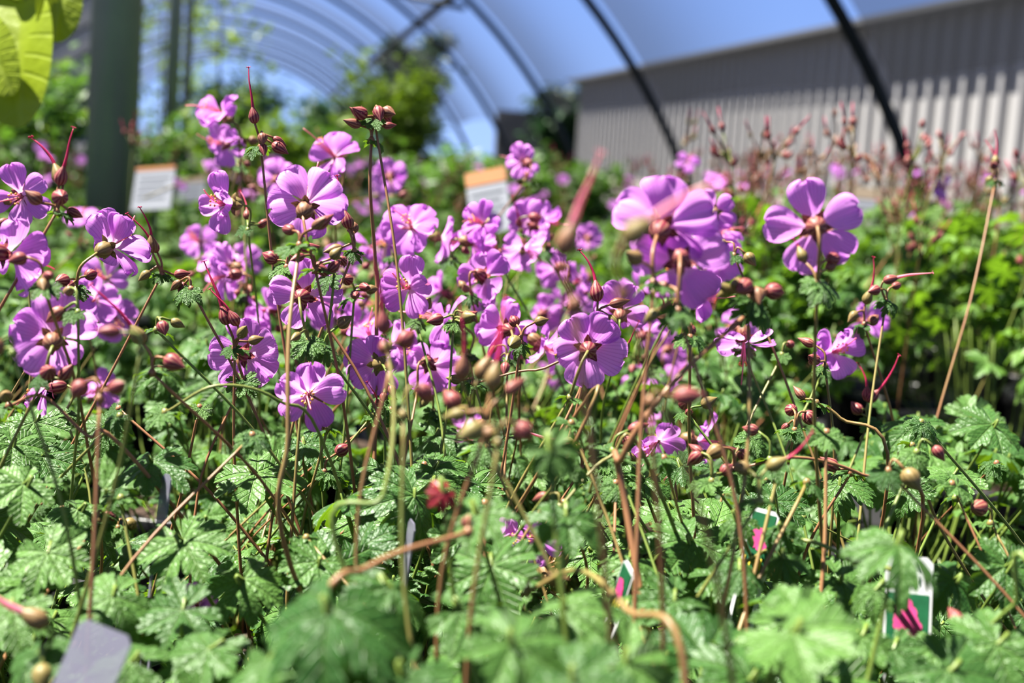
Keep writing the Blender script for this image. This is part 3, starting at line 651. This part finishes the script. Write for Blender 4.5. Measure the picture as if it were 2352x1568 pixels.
# ------------------------------------------------------------------ plant tags
def text(body, size, mat, parent, loc):
    cu = bpy.data.curves.new('lettering', 'FONT'); cu.body = body; cu.size = size; cu.align_x = 'CENTER'; cu.extrude = .00005
    t_ = bpy.data.objects.new('tmp', cu); C.objects.link(t_); dg = bpy.context.evaluated_depsgraph_get(); me = bpy.data.meshes.new_from_object(t_.evaluated_get(dg))
    bpy.data.objects.remove(t_); me.materials.clear(); me.materials.append(mat); o = link('lettering', me, parent); o.location = loc; return o
def ptag(px, py, d, w, h, tilt, n, label, kind):
    c = P(px, py, d); Mx = frame(D(*n), D(math.cos(tilt), math.sin(tilt), 0), c); e = empty('plant_tag', c, label, 'plant tag', 'plastic plant tags'); e.matrix_world = Mx
    mb = MB(); o_ = [(-w/2,-h/2),(w/2,-h/2),(w/2,h/2-.002),(w/2-.002,h/2),(-w/2+.002,h/2),(-w/2,h/2-.002)]
    mb.add([(x,y,0) for x,y in o_]+[(x,y,-.0006) for x,y in o_], [tuple(range(6)), tuple(range(11,5,-1))]+[(i,i+6,(i+1)%6+6,(i+1)%6) for i in range(6)])
    link('card', mb.mesh('card', [M['clear' if kind == 'clear' else 'tag_white']], False), e)
    mb = MB(); L = (c.z-.10)/max(.3, Mx.col[1].z)
    for sx in (-1, 1): box(mb, (sx*w*.40-.0007,-L,-.0008), (sx*w*.40+.0007,-h/2+.001,-.0001))
    link('stake', mb.mesh('stake', [M['clear' if kind == 'clear' else 'tag_white']], False), e)
    if kind in ('picture', 'named'):
        top = h/2-.0015 if kind == 'picture' else h*.12
        mb = MB(); plate(mb, -w/2+.0009,-h/2+.0012,w/2-.0009,top,.0003,.0003); link('printed_picture', mb.mesh('printed_picture', [M['tag_green']], False), e)
        mb = MB()
        for (cx_, cy_, sz) in ((-.05,.12,.26),(.12,-.16,.20),(-.16,-.12,.15)):
            vs = [(0,0,0)]; m = 50
            for j in range(m): a = 2*math.pi*j/m; q = w*sz*(.78+.22*abs(math.cos(2.5*a))); vs.append((q*math.cos(a), q*math.sin(a)*1.2, 0))
            mb.add(vs, [(0,1+j,1+(j+1)%m) for j in range(m)], None, 0, Matrix.Translation((cx_*w, (top-h/2)/2+.002+cy_*w, .0005+sz*.0003)))
        link('printed_flower', mb.mesh('printed_flower', [M['tag_pink']], False), e)
    if kind == 'named':
        text('ERA', w*.26, M['black'], e, (0,h*.36,.0004)); text('ABRI', w*.26, M['black'], e, (0,h*.22,.0004))
    if kind == 'picture':
        mb = MB()
        for k in range(4): plate(mb, -w*.36+k*w*.19,-h/2+.003,-w*.36+k*w*.19+w*.06,-h/2+.0075,.0006,.0003)
        link('printed_strokes', mb.mesh('printed_strokes', [M['tag_yellow']], False), e)
ptag(1742,1248,.44,.0108,.0250,-.25,(-.55,.2,.8),'white-edged plant tag with a pink flower picture at right centre','picture')
ptag(2085,1390,.40,.0150,.0320,-.10,(-.4,.2,.9),'plant tag with black letters above a pink flower, lower right','named')
ptag(935,1270,.44,.0100,.0240,-.15,(-.93,.1,.3),'clear plant tag seen almost edge-on left of centre','clear')
ptag(1425,1360,.41,.0100,.0220,-.25,(-.92,.1,.3),'narrow plant tag turned sideways, half hidden below the middle of the picture','picture')
ptag(200,1550,.32,.0170,.0260,-.35,(-.2,.3,.9),'clear plastic plant tag in the lower left corner','clear')
ptag(375,1150,.45,.0060,.0200,-.1,(-.6,.1,.7),'narrow clear plant tag among the left-hand leaves','clear')

# ------------------------------------------------------------------ lime heart-leaved shrub reaching in at the upper left
base = P(-330, 700, .95); base.z = 0
e = empty('lime_leaved_shrub', base, 'shrub with large lime-green heart-shaped leaves reaching in at the upper left corner', 'shrub')
make_pot(e)
mb = MB(); cs = P(-60,-60,.9)
tube(mb, spline([base+Vector((0,0,.11)), base+Vector((.01,.0,.35)), P(-220,60,.93), cs, P(90,-90,.9)], 6), .006, .002, 8); link('trunk', mb.mesh('trunk', [M['bark']], off=base), e)
def heart(rgn):
    vs=[(0,0,0)]; uvs=[(.5,0)]; fs=[]; rings=(.3,.6,.85,1); m=41
    for q in rings:
        for j in range(m):
            tt = -1+2*j/(m-1); a = tt*math.pi
            w_ = math.sin(abs(a))**.9*.30*(1+.25*abs(tt)); x = .42+.58*math.cos(a) + (.12*math.sin(abs(a))*abs(tt)) - (.10*(abs(tt) > .93)*-1)
            x, y = x*q, math.copysign(w_*q, tt); vs.append((x, y, -.16*x*x+.25*abs(y))); uvs.append((.5+y*.7, max(0, x)))
    for j in range(m-1): fs.append((0,1+j,2+j))
    for i in range(3):
        for j in range(m-1): a = 1+i*m+j; fs.append((a,a+m,a+m+1,a+1))
    b = MB(); b.add(vs, fs, uvs); return b.mesh('leaf', [M['lime']])
hh = heart(R)
for (px,py,L,dx,dy,n,d) in [(50,10,300,.12,-1,(-.2,.35,.9),.9),(140,-50,150,-.1,-1,(.4,.2,.8),.9),(-20,-40,220,.3,-1,(.1,.3,.9),.92),(-30,60,180,.5,-1,(-.3,.2,.9),.88),(20,-70,130,1,-.5,(.1,.6,.8),.9)]:
    q = P(px,py,d); o = link('leaf', hh, e, frame(D(*n), D(dx,dy,0), q-base) @ Matrix.Scale(L*d/F, 4))
    b = MB(); Mi = o.matrix_local.inverted(); pts = spline([cs-base, (cs-base).lerp(q-base,.5)+Vector((0,0,.01)), q-base], 4); tube(b, [Mi @ p_ for p_ in pts], .001/(L*d/F), .0008/(L*d/F), 5); link('petiole', b.mesh('petiole', [M['petiole']]), o)

# ------------------------------------------------------------------ light, sky, camera
sc = bpy.context.scene
w = bpy.data.worlds.new('World'); sc.world = w; w.use_nodes = True; nt = w.node_tree; nt.nodes.clear()
tc = nt.nodes.new('ShaderNodeTexCoord'); sp = nt.nodes.new('ShaderNodeSeparateXYZ'); cr_ = nt.nodes.new('ShaderNodeValToRGB'); bg = nt.nodes.new('ShaderNodeBackground'); ou = nt.nodes.new('ShaderNodeOutputWorld')
nt.links.new(tc.outputs['Generated'], sp.inputs[0]); nt.links.new(sp.outputs[2], cr_.inputs[0]); nt.links.new(cr_.outputs[0], bg.inputs[0]); nt.links.new(bg.outputs[0], ou.inputs[0])
el = cr_.color_ramp.elements; el[0].position = 0; el[0].color = (.36,.52,.90,1); el[1].position = 1; el[1].color = (.15,.19,.27,1)
x = el.new(.12); x.color = (.27,.44,.90,1); x = el.new(.28); x.color = (.22,.35,.78,1); x = el.new(.45); x.color = (.16,.21,.34,1)
bg.inputs[1].default_value = 1.15
sl = bpy.data.lights.new('sun', 'SUN'); sl.energy = 19.5; sl.angle = rad(.6); sl.color = (1,.96,.87); so = bpy.data.objects.new('sun', sl); C.objects.link(so)
sd = Vector((-.40,.12,.90)); so.rotation_euler = sd.to_track_quat('Z', 'Y').to_euler(); so.location = (-3,0,6)
cam = bpy.data.cameras.new('camera'); co = bpy.data.objects.new('camera', cam); C.objects.link(co)
Mc = Matrix((rt, up, -fwd)).transposed().to_4x4(); Mc.translation = CAM; co.matrix_world = Mc
cam.sensor_width = 36; cam.lens = 36*F/W; cam.clip_start = .02; cam.clip_end = 200
cam.dof.use_dof = True; cam.dof.focus_distance = .52; cam.dof.aperture_fstop = 8.0; cam.dof.aperture_blades = 7
sc.camera = co
sc.view_settings.view_transform = 'Standard'
try: sc.view_settings.look = 'Medium High Contrast'
except Exception as ex: print('look', ex)
print('far', nfar, 'objects', len(bpy.data.objects), sc.view_settings.look)
